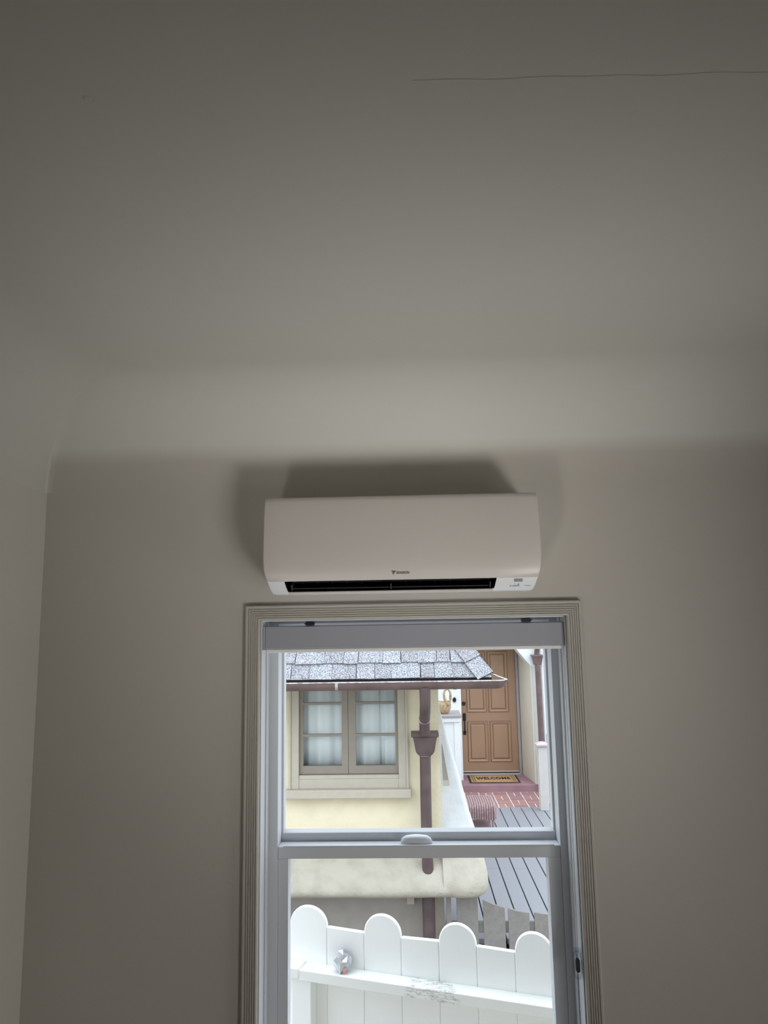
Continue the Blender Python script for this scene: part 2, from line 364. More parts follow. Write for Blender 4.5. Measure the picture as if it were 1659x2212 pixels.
# window-like frames added around the unseen lamps
def frame_parts(root, name, x0, x1, z0, z1, y0, y1, w, m, swap=False, cols=1):
    segs = [((x0, z0), (x0+w, z1)), ((x1-w, z0), (x1, z1)), ((x0+w, z1-w), (x1-w, z1)), ((x0+w, z0), (x1-w, z0+w))]
    for c in range(1, cols):
        xm = x0 + (x1-x0)*c/cols; segs.append(((xm-w/2, z0+w), (xm+w/2, z1-w)))
    for (a, b) in segs:
        mb = MB().box((a[0], y0, a[1]), (b[0], y1, b[1]))
        if swap: mb.v = [(y, x, z) for (x, y, z) in mb.v]
        obj(name, mb, m, root)
low_b = thing('lamp_frame_low_back', (1.65, YB, 0.04), kind='structure'); frame_parts(low_b, 'frame', *LAMP_OPENING[:2], *LAMP_OPENING[2:], YB-0.09, YB-0.03, 0.04, M_vinyl, cols=2)
low_l = thing('lamp_frame_low_left', (XL, -2.65, 0.04), kind='structure'); frame_parts(low_l, 'frame', -3.12, -2.18, 0.04, 0.62, XL, XL+0.02, 0.04, M_vinyl, swap=True)
side_w = thing('lamp_frame_side', (XR, -0.95, 0.3), kind='structure'); frame_parts(side_w, 'frame', -1.60, -0.30, 0.30, 1.60, XR-0.02, XR, 0.04, M_vinyl, swap=True)
back_w = thing('lamp_frame_back', (1.70, YB, 0.72), kind='structure'); frame_parts(back_w, 'frame', 1.05, 2.35, 0.72, 1.50, YB, YB+0.02, 0.04, M_vinyl)

# ---------------------------------------------------------------- window casing (fluted)
def casing():
    root = thing('trim_1', (0.01, 0, 0.69), kind='structure')
    root['label'] = 'fluted white painted casing around the window'
    # profile: offset from the inner edge (0) outward -> thickness
    prof = [(0, 0.0), (0, 0.014)]
    w = 0.045
    prof += [(0.003, 0.017)]
    for k in range(5):
        a = 0.006 + k*0.0066
        prof += [(a, 0.0175), (a+0.0012, 0.0140), (a+0.0034, 0.0140), (a+0.0046, 0.0175)]
    prof += [(0.0415, 0.018), (w, 0.015), (w, 0.0)]
    zb = 0.60
    for side, xi, sg in ((0, WX0, -1), (1, WX1, 1)):
        lo_ = [(xi+sg*d, -t, zb) for d, t in prof]; hi_ = [(xi+sg*d, -t, WZ1+d) for d, t in prof]
        obj('side_casing', MB().rings([lo_, hi_]), M_casing, root)
    a = [(WX0-d, -t, WZ1+d) for d, t in prof]; b = [(WX1+d, -t, WZ1+d) for d, t in prof]
    obj('head_casing', MB().rings([a, b]), M_casing, root)
    obj('stool', MB().box((WX0-0.07, -0.06, 0.66), (WX1+0.07, 0.02, 0.69)), M_casing, root, bevel=0.006)
    obj('apron', MB().box((WX0-0.05, -0.018, 0.58), (WX1+0.05, 0.0, 0.66)), M_casing, root, bevel=0.003)
casing()

# ---------------------------------------------------------------- double hung window
def window():
    root = thing('window_1', (0.01, 0.08, WZ0), kind='structure'); root['label'] = 'white vinyl double hung window'
    B = lambda n, a, b, par=root, m=M_vinyl, bv=0.0015: obj(n, MB().box(a, b), m, par, bevel=bv)
    XI0, XI1 = -0.412, 0.438
    # jamb lining and stops at the edges of the opening
    B('jamb', (WX0, 0.0, WZ0), (WX0+0.004, 0.21, WZ1)); B('jamb', (WX1-0.004, 0.0, WZ0), (WX1, 0.21, WZ1))
    B('head_jamb', (WX0+0.004, 0.0, WZ1-0.004), (WX1-0.004, 0.21, WZ1))
    B('stop', (WX0+0.004, 0.060, WZ0), (WX0+0.009, 0.095, WZ1-0.004)); B('stop', (WX1-0.009, 0.060, WZ0), (WX1-0.004, 0.095, WZ1-0.004))
    # vinyl frame
    B('frame_side', (WX0+0.004, 0.095, WZ0), (XI0, 0.205, WZ1-0.004)); B('frame_side', (XI1, 0.095, WZ0), (WX1-0.004, 0.205, WZ1-0.004))
    obj('frame_head', MB().prism([(XI0, 0.095, 2.030), (XI0, 0.095, WZ1-0.0042), (XI0, 0.205, WZ1-0.0042), (XI0, 0.205, 2.000), (XI0, 0.155, 2.004)], (XI1-XI0, 0, 0)), M_vinyl, root); B('frame_sill', (XI0, 0.095, WZ0), (XI1, 0.225, WZ0+0.035))
    # upper (outer) sash
    up = obj('upper_sash', MB().box((XI0, 0.158, 1.336), (XI1, 0.200, 1.385)), M_vinyl, root, bevel=0.002)
    obj('stile', MB().box((XI0+0.0002, 0.162, 1.385), (XI0+0.006, 0.200, 1.998)), M_vinyl, up); obj('stile', MB().box((XI1-0.006, 0.162, 1.385), (XI1-0.0002, 0.200, 1.998)), M_vinyl, up)
    obj('top_rail', MB().box((XI0+0.006, 0.162, 1.978), (XI1-0.006, 0.200, 1.998)), M_vinyl, up)
    obj('glazing_bead', MB().prism([(XI0+0.006, 0.161, 1.3852), (XI0+0.006, 0.180, 1.3852), (XI0+0.006, 0.180, 1.391)], (XI1-XI0-0.012, 0, 0)), M_vinyl, up)
    obj('pane', MB().box((XI0+0.0058, 0.181, 1.386), (XI1-0.0058, 0.184, 1.979)), M_glass, up)
    # lower (inner) sash
    lo_ = obj('lower_sash', MB().box((XI0+0.0005, 0.099, 1.327), (XI1-0.0005, 0.150, 1.3615)), M_vinyl, root, bevel=0.0015)
    obj('stile', MB().box((XI0+0.0005, 0.099, 0.726), (-0.381, 0.150, 1.327)), M_vinyl, lo_); obj('stile', MB().box((0.401, 0.099, 0.726), (XI1-0.0005, 0.150, 1.327)), M_vinyl, lo_)
    obj('bottom_rail', MB().box((-0.381, 0.099, 0.726), (0.401, 0.150, 0.785)), M_vinyl, lo_)
    obj('pane', MB().box((-0.3812, 0.124, 0.784), (0.4012, 0.127, 1.3275)), M_glass2, lo_)
    # raised finger lip along the meeting rail
    obj('meeting_lip', MB().box((-0.395, 0.0975, 1.3617), (0.420, 0.103, 1.3645)), M_vinyl, lo_)
    # cam lock: oval base and rounded hood
    mb = MB(); rr = []
    for z, s_ in ((1.3617, 1.0), (1.368, 1.0), (1.376, 0.93), (1.382, 0.75), (1.385, 0.4)):
        rr.append([(0.008+0.048*s_*math.copysign(abs(math.cos(t))**0.8, math.cos(t)), 0.128+0.021*s_*math.sin(t), z) for t in [2*math.pi*i/28 for i in range(28)]])
    mb.rings(rr)
    lk = obj('sash_lock', mb, M_vinyl, lo_, smooth=50)
window()

# ---------------------------------------------------------------- roller blind
def blind():
    root = thing('roller_blind', (0.01, 0.02, 2.03), 'grey-white roller blind rolled up in a cassette at the window head', 'blind')
    obj('cassette', MB().prism([(-0.437, 0.008, 1.957), (-0.437, 0.010, 2.022), (-0.437, 0.016, 2.024), (-0.437, 0.040, 2.024), (-0.437, 0.040, 1.96), (-0.437, 0.012, 1.955)], (0.900, 0, 0)), M_fascia, root, bevel=0.001)
    for x0, x1 in ((-0.4442, -0.4375), (0.4635, 0.4672)):
        obj('end_cap', MB().box((x0, 0.006, 1.953), (x1, 0.043, 2.024)), M_fascia, root, bevel=0.001)
    mb = MB(); mb.tube([(-0.43, 0.026, 1.968), (0.455, 0.026, 1.968)], 0.012, 14); obj('fabric_roll', mb, M_fabric, root, smooth=True)
    obj('bottom_bar', MB().box((-0.432, 0.016, 1.944), (0.458, 0.030, 1.9545)), M_fabric, root, bevel=0.002)
    for xc in (-0.302, 0.353):
        b = obj('bracket', MB().box((xc-0.012, 0.006, 2.0245), (xc+0.012, 0.040, 2.037)), M_metal, root, bevel=0.001)
        mb = MB().prism([(xc-0.017, 0.004, 2.031), (xc-0.011, 0.004, 2.0265), (xc+0.012, 0.004, 2.0265), (xc+0.018, 0.004, 2.033), (xc+0.004, 0.004, 2.0335), (xc-0.003, 0.004, 2.036), (xc-0.008, 0.004, 2.033)], (0, 0.006, 0))
        obj('clip', mb, M_black, b)
    # hanging cord loop and its clear tensioner on the jamb
    mb = MB()
    for dx in (-0.0035, 0.0035):
        mb.tube([(0.459+dx*0.6, 0.018, 1.955), (0.458+dx*0.7, 0.016, 1.6), (0.4555+dx*0.6, 0.013, 1.30), (0.4545+dx*0.4, 0.012, 1.10)], 0.0011, 6)
    obj('cord', mb, M_cord, root, smooth=True)
    def stadium(cx, cz, hw, hh, y):
        pts = []
        for i in range(13): a = math.pi*i/12; pts.append((cx+hw*math.cos(a), y, cz+hh-hw+hw*math.sin(a)))
        for i in range(13): a = math.pi+math.pi*i/12; pts.append((cx+hw*math.cos(a), y, cz-hh+hw+hw*math.sin(a)))
        return pts
    cx, cz = 0.4535, 1.075
    o1 = [stadium(cx, cz, 0.0135, 0.040, y) for y in (0.004, 0.017)]; i1 = [stadium(cx, cz, 0.0085, 0.033, y) for y in (0.004, 0.017)]
    mb = MB(); n = 26
    mb.add(o1[0]+o1[1]+i1[0]+i1[1], [(i, (i+1) % n, n+(i+1) % n, n+i) for i in range(n)] + [(2*n+i, 2*n+(i+1) % n, 3*n+(i+1) % n, 3*n+i) for i in range(n)]
           + [(i, (i+1) % n, 2*n+(i+1) % n, 2*n+i) for i in range(n)] + [(n+i, n+(i+1) % n, 3*n+(i+1) % n, 3*n+i) for i in range(n)])
    t = obj('tensioner', mb, M_clear, root, smooth=True); t['label'] = 'clear plastic cord tensioner with a black slot'
    obj('slot', MB().prism(stadium(cx, cz-0.006, 0.0056, 0.018, 0.007), (0, 0.008, 0)), M_black, t)
    mb = MB(); mb.tube([(cx, 0.005, 1.098), (cx, 0.016, 1.098)], 0.009, 16); obj('pulley', mb, M_clear, t, smooth=True)
blind()

# ---------------------------------------------------------------- air conditioner
def aircon():
    root = thing('air_conditioner', (-0.0175, 0, 2.11), 'white wall-mounted split air conditioner above the window', 'air conditioner')
    XC, HW = -0.0175, 0.3835
    prof = [(-0.002, 2.126), (-0.10, 2.113), (-0.160, 2.1125), (-0.172, 2.1145), (-0.1835, 2.121), (-0.196, 2.1325), (-0.2055, 2.148), (-0.2115, 2.163), (-0.2155, 2.18),
            (-0.2175, 2.21), (-0.2165, 2.25), (-0.212, 2.30), (-0.205, 2.345), (-0.200, 2.368), (-0.1965, 2.377), (-0.190, 2.382), (-0.10, 2.384), (-0.002, 2.384)]
    def half(z):
        t = max(0, (2.20-z)/0.09); return HW - 0.0195*t**1.6
    us = [-1.0, -0.9915, -0.97, -0.866, -0.4, 0.0, 0.35, 0.693, 0.97, 0.9915, 1.0]
    ins = [0.007, 0.0018, 0, 0, 0, 0, 0, 0, 0, 0.0018, 0.007]
    cy, cz = -0.10, 2.25
    def pt(u, e, j, off=0.0):
        y, z = prof[j]
        d = Vector((y-cy, z-cz)); L = d.length; k = (L-e+off)/L
        y2, z2 = (cy+d.x*k, cz+d.y*k) if y < -0.01 else (y, z)
        return (XC+u*half(z), y2, z2)
    n = len(prof); mb = MB(); rr = [[pt(u, e, j) for j in range(n)] for u, e in zip(us, ins)]
    v = [p for r_ in rr for p in r_]; f = []
    for k in range(len(us)-1):
        for j in range(n):
            j2 = (j+1) % n
            if 3 <= k <= 6 and j in (4, 5): continue         # the air outlet
            f.append((k*n+j, k*n+j2, (k+1)*n+j2, (k+1)*n+j))
    f += [tuple(range(n)), tuple(range((len(us)-1)*n, len(us)*n))]
    mb.add(v, f); body = obj('body', mb, M_acpanel, root, smooth=35)
    # front panel: a thin shell over the body from the seam upward
    j0, j1 = 6, 15; mb = MB(); js = list(range(j0, j1+1))
    rr = []
    for u, e in zip(us, ins):
        outer = [pt(u*1.0008, e, j, 0.0030) for j in js]; inner = [pt(u, e, j, 0.0004) for j in reversed(js)]
        outer[0] = (outer[0][0], outer[0][1], outer[0][2]+0.0028)
        rr.append(outer+inner)
    mb.rings(rr); fp = obj('front_panel', mb, M_acwhite, root, smooth=35)
    # outlet: dark duct
    xl, xr = XC+us[3]*half(2.135), XC+us[7]*half(2.135)
    a, b = prof[4], prof[6]
    sec = [(a[0], a[1]), (-0.13, 2.117), (-0.075, 2.165), (-0.085, 2.20), (-0.15, 2.185), (b[0], b[1])]
    mb = MB(); rr = []
    for u in (us[3], us[7]): rr.append([(XC+u*half(z if i in (0, 5) else 2.135), y, z) for i, (y, z) in enumerate(sec)])
    mb.rings(rr, False, True, True); duct = obj('air_outlet', mb, M_black, root)
    for i, (y, z) in enumerate(((-0.150, 2.142), (-0.125, 2.160))):
        obj('inner_louver', MB().prism([(xl+0.012, y, z), (xl+0.012, y-0.030, z-0.012), (xl+0.012, y-0.030, z-0.0145), (xl+0.012, y, z-0.003)], (xr-xl-0.024, 0, 0)), M_dark, root)
    for x in (xl+0.014, XC-0.032, xr-0.016):
        obj('vane', MB().prism([(x, -0.185, 2.123), (x, -0.197, 2.138), (x, -0.180, 2.150), (x, -0.165, 2.130)], (0.0035, 0, 0)), M_dark, root)
    for k in range(13):
        x = xl+0.04+k*(xr-xl-0.08)/12
        obj('deflector', MB().prism([(x, -0.150, 2.126), (x, -0.155, 2.150), (x, -0.115, 2.165), (x, -0.105, 2.132)], (0.002, 0, 0)), M_dark, root)
    # swing flap lying open below the outlet
    pr = [(-0.1860, 2.1205), (-0.172, 2.1142), (-0.150, 2.1122), (-0.150, 2.1098), (-0.172, 2.1112), (-0.1880, 2.1180)]
    mb = MB().prism([(xl+0.006, y, z) for y, z in pr], (xr-xl-0.012, 0, 0)); fl = obj('flap', mb, M_acwhite, root, bevel=0.0008)
    # intake grille on top
    for k in range(11):
        y = -0.03-k*0.014; obj('grille_bar', MB().box((XC-0.35, y-0.0035, 2.3842), (XC+0.35, y+0.0035, 2.388)), M_acwhite, root)
    # sloping right-hand end of the lower strip: display and marks lie on it
    p0, p1 = Vector((-0.1835, 2.121)), Vector((-0.2055, 2.148)); d = (p1-p0).normalized(); nrm = Vector((-d.y, d.x))
    if nrm.x > 0: nrm = -nrm
    def on_strip(x0, x1, t0, t1, th=0.0008, base=0.0003):
        q = lambda t, h: p0 + (p1-p0)*t + nrm*h
        bow = 0.0012
        mb = MB(); v = []
        for x in (x0, x1):
            for t, h in ((t0, base), (t1, base), (t1, base+th+bow), (t0, base+th+bow)):
                w_ = q(t, h); v.append((x, w_.x, w_.y))
        return mb.add(v, [(0, 1, 2, 3), (7, 6, 5, 4), (0, 4, 5, 1), (1, 5, 6, 2), (2, 6, 7, 3), (3, 7, 4, 0)])
    obj('display', on_strip(0.2905, 0.3135, 0.62, 0.90), M_display, root)
    obj('mark', on_strip(0.2925, 0.2938, 0.34, 0.50), M_logo, root); obj('mark', on_strip(0.3005, 0.3045, 0.32, 0.44), M_logo, root); obj('mark', on_strip(0.3015, 0.3040, 0.46, 0.52), M_green, root)
    obj('small_print', on_strip(0.2790, 0.2840, 0.20, 0.25), M_logo, root); obj('small_print', on_strip(0.2860, 0.3055, 0.20, 0.25), M_logo, root); obj('small_print', on_strip(0.3195, 0.3370, 0.205, 0.24), M_display, root)
    # maker's name and slanted mark
    ang = math.atan2(-0.2155+0.2115, 2.18-2.163)
    me = text_mesh('DAIKIN', 0.0088, 0.0002, 0.28, 1.12, 0.00022)
    lg = bpy.data.objects.new('lettering', me); COL.objects.link(lg); me.materials.append(M_logo)
    lg.parent = root; lg.matrix_parent_inverse = winv(root)
    ws = [v.co.x for v in me.vertices]; hs = [v.co.y for v in me.vertices]
    lg.location = (-0.0140, -0.2172, 2.1655); lg.rotation_euler = (R(90)+0.22, 0, 0); lg.scale = (0.0360/(max(ws)-min(ws)), 0.0064/(max(hs)-min(hs)), 1)
    mb = MB(); q = lambda x, z: (x, -0.2172 - z*0.22, 2.1655+z)
    mb.prism([q(-0.0450, 0.0054), q(-0.0330, 0.0054), q(-0.0352, 0.0018), q(-0.0432, 0.0026)], (0, -0.0005, 0)); mb.prism([q(-0.0424, 0.0018), q(-0.0362, 0.0010), q(-0.0405, -0.0050)], (0, -0.0005, 0))
    obj('emblem', mb, M_logo, root)
aircon()

# ================================================================== OUTDOORS
tag(obj('ground', MB().box((-30, -30, -1.1), (30, 40, -0.95)), M_ground), 'grey ground between the houses', kind='structure')
tag(obj('patio', MB().box((-6, -12, -0.5), (9, YB-0.13, -0.10)), M_patio), 'pale patio behind the room', kind='structure')
S(obj('foundation', MB().box((XL-0.12, YB-0.12, -0.95), (XR+0.15, 0.22, -0.121)), M_siding))

UB = bev_box_mesh('unit_piece', 0.05)
# ---------------------------------------------------------------- white fence just outside
def fence():
    A = Vector((-0.45, 1.0, 0)); D = Vector((0.96043, -0.27852, 0)); N = Vector((-0.27852, -0.96043, 0))   # N points to the window
    root = thing('white_fence', (A.x, A.y, -0.95), 'white painted board fence with alternating round and flat tops', 'fence')
    P = lambda s_, h, z: A + D*s_ + N*h + Vector((0, 0, z))
    edges = [-0.400, -0.240, -0.080, 0.087, 0.249, 0.4065, 0.561, 0.711, 0.858, 1.003, 1.145, 1.285]
    tops = [0.855, 0.785, 0.857, 0.780, 0.854, 0.782, 0.850, 0.778, 0.845, 0.776]
    for k in range(len(edges)-1):
        s0, s1 = edges[k]+0.0005, edges[k+1]-0.0005; rnd = (k % 2 == 0); w = s1-s0
        zt = 0.853 if rnd else 0.780; sh = 0.790
        if rnd:
            pts = [P(s0, 0, -0.93), P(s1, 0, -0.93), P(s1, 0, sh-0.015)]
            for i in range(1, 16):
                a = math.pi*i/16; pts.append(P((s0+s1)/2+w/2*math.cos(a), 0, sh-0.015+(zt-sh+0.015)*math.sin(a)**0.9))
            pts.append(P(s0, 0, sh-0.015))
        else:
            e = 0.002*(-1)**(k//2)
            pts = [P(s0, 0, -0.93), P(s1, 0, -0.93), P(s1, 0, zt+e), P(s0, 0, zt-e)]
        obj('board', MB().prism(pts, -N*0.019), M_wfence, root, bevel=0.0035, seg=1)
    # top rail in two lengths, laid flat, and a lower rail
    def rail(s0, s1, z0, z1, d0, d1, m):
        obj('rail', MB().prism([P(s0, d0, z0), P(s1, d0, z0), P(s1, d0, z1), P(s0, d0, z1)], N*(d1-d0)), m, root, bevel=0.003)
    rail(-0.40, -0.0075, 0.601, 0.640, 0.0005, 0.072, M_peel); rail(-0.0045, 1.29, 0.598, 0.638, 0.0005, 0.074, M_peel); rail(-0.40, 1.29, -0.55, -0.51, 0.0005, 0.074, M_wfence)
    obj('post', MB().prism([P(-0.046, 0.0005, -0.94), P(0.040, 0.0005, -0.94), P(0.040, 0.0005, 0.597), P(-0.046, 0.0005, 0.597)], N*0.055), M_wfence, root, bevel=0.004)
    return P
FP = fence()
def foil():
    c = FP(0.170, 0.036, 0.671)
    root = thing('crumpled_foil', (c.x, c.y, 0.640), 'crumpled scrap of silver foil lying on the white fence rail', 'foil')
    rnd = random.Random(3)
    import bmesh
    bm = bmesh.new(); bmesh.ops.create_icosphere(bm, subdivisions=2, radius=0.030)
    for v in bm.verts:
        d = v.co.normalized(); k = 1 + 0.75*noise.noise(d*2.6+Vector((4, 1, 2))) + 0.75*noise.noise(d*6.3) + rnd.uniform(-0.12, 0.12)
        v.co = d*0.030*k; v.co.z *= 1.02; v.co.x *= 1.0
    zmin = min(v.co.z for v in bm.verts)
    for v in bm.verts: v.co += Vector((c.x, c.y, 0.639-zmin))
    me = bpy.data.meshes.new('foil'); bm.to_mesh(me); bm.free()
    b = obj('foil', None, M_foil, root, me=me)
    mb = MB().prism([(c.x-0.022, c.y-0.012, 0.668), (c.x-0.008, c.y-0.02, 0.655), (c.x-0.006, c.y-0.014, 0.695), (c.x-0.012, c.y-0.01, 0.706)], (0.001, -0.002, 0.0005)); obj('foil_flap', mb, M_foil, root)
    mb = MB(); mb.sphere((c.x+0.011, c.y-0.026, 0.651), 0.008, 8, 5, (1, 0.8, 1.2)); obj('wrapper', mb, M_pink, root)
foil()

# ---------------------------------------------------------------- cottage next door
def cottage():
    root = thing('cottage', (-0.6, 4.2, -0.95), 'cream stucco cottage with shingled hip roof outside the window', 'house')
    YH = 4.20
    hx0, hx1, hz0, hz1 = -1.035, -0.055, 0.60, 1.60
    mb = MB(); rect_with_hole(mb, -3.2, 0.240, -0.10, 1.62, hx0, hx1, hz0, hz1, YH, YH+0.16); obj('wall', mb, M_cream, root)
    obj('wall_return', MB().box((0.10, YH+0.16, -0.10), (0.240, 7.5, 1.62)), M_cream, root)
    obj('lower_wall', MB().box((-3.2, YH+0.02, -0.95), (0.240, YH+0.16, -0.12)), M_lower, root)
    obj('lower_corner', MB().box((0.165, YH-0.01, -0.95), (0.245, YH+0.0195, -0.14)), M_ledge, root, bevel=0.004)
    obj('vent_block', MB().box((-0.066, YH-0.05, -0.33), (-0.006, YH+0.02, -0.225)), M_ledge, root, bevel=0.004)
    # flared ledge at the wall's foot
    def wob(x, k): return 0.012*noise.noise(Vector((x*2.2, k*1.7, 3.1)))
    lp = [(4.205, 0.055), (4.17, 0.02), (4.11, -0.012), (4.04, -0.055), (3.985, -0.105), (3.955, -0.150), (3.955, -0.190), (3.985, -0.216), (4.05, -0.222), (4.205, -0.222)]
    rr = []
    xs = [-3.2 + i*0.09 for i in range(40)]
    for x in xs:
        t = max(0, (x-0.42)/0.19); q = math.sqrt(max(0, 1-t*t)) if t > 0 else 1
        rr.append([(x, 4.205+(y-4.205)*(0.25+0.75*q) + (wob(x, i) if 0 < i < 9 else 0), -0.10+(z+0.10)*(0.35+0.65*q) + (wob(x, i+20)*0.7 if 0 < i < 9 else 0)) for i, (y, z) in enumerate(lp)])
    mb = MB(); mb.rings(rr); obj('base_ledge', mb, M_ledge, root, smooth='all')
    # white flared buttress at the corner
    bp = [(1.30, 0.243, 4.245), (1.22, 0.252, 4.245), (0.95, 0.327, 4.245), (0.65, 0.412, 4.24), (0.32, 0.498, 4.225), (0.20, 0.535, 4.195), (0.12, 0.560, 4.16), (0.05, 0.582, 4.105), (-0.01, 0.596, 4.045), (-0.06, 0.604, 3.99),
          (-0.11, 0.606, 3.955), (-0.15, 0.600, 3.945), (-0.19, 0.586, 3.950), (-0.215, 0.562, 3.975), (-0.224, 0.530, 4.01)]
    rr = []
    for z, xr, yf in bp:
        r_ = min(0.045 + (0.07 if z < 0.1 else 0.0), (xr-0.238)*0.4)
        arc = [(xr-r_+r_*math.sin(a), yf+r_-r_*math.cos(a), z) for a in [math.pi/2*i/6 for i in range(7)]]
        w_ = [(x+0.006*noise.noise(Vector((x*6, z*6, 1))), y+0.008*noise.noise(Vector((x*5, z*7, 4))), z) for x, y, z in [(0.236+(xr-r_-0.236)*i/5, yf, z) for i in range(1, 5)]] if z < 0.25 else [(0.236+(xr-r_-0.236)*i/5, yf, z) for i in range(1, 5)]
        sh = lambda x: 0.022*max(0.0, (0.36-x)/0.124) if z < 0.13 else 0.0     # the foot grows out of the ledge
        w_ = [(x, y+sh(x), zz) for x, y, zz in w_]
        rr.append([(0.236, yf+sh(0.236), z)] + w_ + arc + [(xr, 4.75, z), (0.236, 4.75, z)])
    mb = MB(); mb.rings(rr[:7]); obj('buttress', mb, M_butt, root, smooth=60)
    mb = MB(); mb.rings(rr[6:]); obj('buttress_foot', mb, M_ledge, root, smooth=60)
    obj('niche', MB().prism([(0.262, 4.2385, 0.95), (0.262, 4.2385, 0.60), (0.318, 4.2385, 0.60)], (0, 0.004, 0)), M_lower, root)
    obj('niche_sill', MB().prism([(0.262, 4.236, 0.640), (0.262, 4.236, 0.592), (0.320, 4.236, 0.592), (0.315, 4.236, 0.640)], (0, 0.003, 0)), M_taupe, root)
    # --- casement window
    yw = YH-0.012
    wn = obj('window_recess', MB().box((hx0, YH+0.145, hz0), (hx1, YH+0.158, hz1)), M_recess, root)
    T = lambda n, x0, x1, z0, z1, ya, yb, m=M_taupe, p=None, bv=0.002: obj(n, MB().box((x0, ya, z0), (x1, yb, z1)), m, p or frame, bevel=bv)
    frame = obj('window_frame', MB().box((-1.030, yw-0.004, 0.5905), (-0.058, YH+0.10, 0.668)), M_taupe, root, bevel=0.002)
    T('sill', -1.118, -0.012, 0.520, 0.590, YH-0.075, YH+0.02, bv=0.006)
    T('outer_trim', -1.062, -1.044, 0.5905, 1.60, yw-0.022, YH+0.02); T('outer_trim', -0.052, -0.032, 0.5905, 1.60, yw-0.022, YH+0.02)
    T('jamb_trim', -1.0435, -0.978, 0.5905, 1.60, yw-0.012, YH+0.09); T('jamb_trim', -0.116, -0.0525, 0.5905, 1.60, yw-0.012, YH+0.09)
    T('stop_bead', -0.9775, -0.1165, 0.6685, 0.700, yw-0.002, YH+0.07)
    for (x0, x1, gx0, gx1) in ((-0.9765, -0.5515, -0.943, -0.606), (-0.5485, -0.1175, -0.484, -0.141)):
        sa = obj('sash', MB().box((x0, YH+0.012, 0.704), (x1, YH+0.05, 0.772)), M_taupe2, root, bevel=0.002)
        obj('stile', MB().box((x0, YH+0.012, 0.772), (gx0, YH+0.05, 1.59)), M_taupe2, sa); obj('stile', MB().box((gx1, YH+0.012, 0.772), (x1, YH+0.05, 1.59)), M_taupe2, sa)
        obj('top_rail', MB().box((gx0, YH+0.012, 1.555), (gx1, YH+0.05, 1.59)), M_taupe2, sa)
        zs = [0.772, 1.0175, 1.0375, 1.287, 1.306, 1.555]
        for z0, z1 in ((1.0175, 1.0375), (1.287, 1.306)): obj('muntin', MB().box((gx0, YH+0.014, z0), (gx1, YH+0.046, z1)), M_taupe2, sa)
        for i in (0, 2, 4): obj('pane', MB().box((gx0-0.004, YH+0.034, zs[i]-0.004), (gx1+0.004, YH+0.037, zs[i+1]+0.004)), M_glass, sa)
    # --- roof: bed, shingles, hip caps
    al = R(55); ca, sa_ = math.cos(al), math.sin(al)
    ey, ez, hx = 3.78, 1.545, 0.665          # eave line and hip corner
    bed = obj('roof', MB().add([(-3.2, ey, ez), (hx, ey, ez), (hx-1.6, ey+1.6, ez+1.6*math.tan(al)), (-3.2, ey+1.6, ez+1.6*math.tan(al)), (hx, ey+4.0, ez), (hx-1.6, ey+2.4, ez+1.6*math.tan(al)), (-3.2, ey+4.0, ez), (-3.2, ey+2.4, ez+1.6*math.tan(al))],
                         [(0, 1, 2, 3), (1, 4, 5, 2), (4, 6, 7, 5), (3, 2, 5, 7), (0, 6, 4, 1), (0, 3, 7, 6)]), M_roofbed, root)
    up = Vector((0, ca, sa_)); nn = Vector((0, -sa_, ca))
    ex = 0.143
    rows = [[-1.30, -1.11, -0.985, -0.830, -0.645, -0.445, -0.295, -0.150, 0.085, 0.195, 0.345, 0.540, 0.66],
            [-1.42, -1.22, -0.955, -0.715, -0.550, -0.430, -0.225, -0.075, 0.070, 0.225, 0.335, 0.52]]
    rnd = random.Random(5)
    for c in range(6):
        if c < 2: xs = rows[c]
        else:
            xs = [-1.5 + rnd.uniform(0, 0.1)]
            while xs[-1] < hx - c*ex*ca - 0.25: xs.append(xs[-1] + rnd.uniform(0.11, 0.24))
            xs.append(hx - c*ex*ca - 0.02)
        xs = [-2.35, -2.17, -2.02, -1.80, -1.62] + xs
        base = Vector((0, ey, ez)) + up*(c*ex - 0.01)
        for i in range(len(xs)-1):
            raised = (i + c) % 2 == 0
            h0 = 0.012 if raised else 0.006
            x0, x1 = xs[i]+0.0018, xs[i+1]-0.0018; dx = rnd.uniform(-0.006, 0.006)
            sk = rnd.uniform(-0.004, 0.004)
            lo_ = -0.004 if raised else 0.006
            lim = lambda d: hx - max(0, c*ex-0.01+d)*ca + 0.002
            pa = [(min(x0+dx, lim(0)), lo_), (min(x1+dx, lim(0)), lo_+sk), (min(x1, lim(ex+0.03)), ex+0.03), (min(x0, lim(ex+0.03)), ex+0.03)]
            if pa[1][0]-pa[0][0] < 0.02: continue
            v = []
            for hh in (0.0, 1.0):
                for k, (x, d) in enumerate(pa):
                    h = (h0 if k < 2 else 0.003) * hh + (0.009 if k < 2 else 0.0)
                    v.append(Vector((x, 0, 0)) + base + up*d + nn*h)
            sh = MB().add(v, [(3, 2, 1, 0), (4, 5, 6, 7), (0, 1, 5, 4), (1, 2, 6, 5), (2, 3, 7, 6), (3, 0, 4, 7)])
            obj('shingle', sh, M_sh[rnd.choice([0, 0, 2]) if raised else rnd.choice([1, 1, 0])], bed)
    # hip caps: bent pieces over the hip line
    hd = Vector((-ca, ca, sa_)).normalized(); n2 = Vector((sa_, 0, ca)); 
    fd = (up - hd*up.dot(hd)).normalized(); up2 = Vector((-ca, 0, sa_)); fd2 = (up2 - hd*up2.dot(hd)).normalized()
    dl = Vector((-1, 0, 0)) - hd*Vector((-1, 0, 0)).dot(hd); dl.normalize()         # down the front plane, away from the hip
    dr_ = Vector((0, 1, 0)) - hd*Vector((0, 1, 0)).dot(hd); dr_.normalize()
    lenx = 0.185
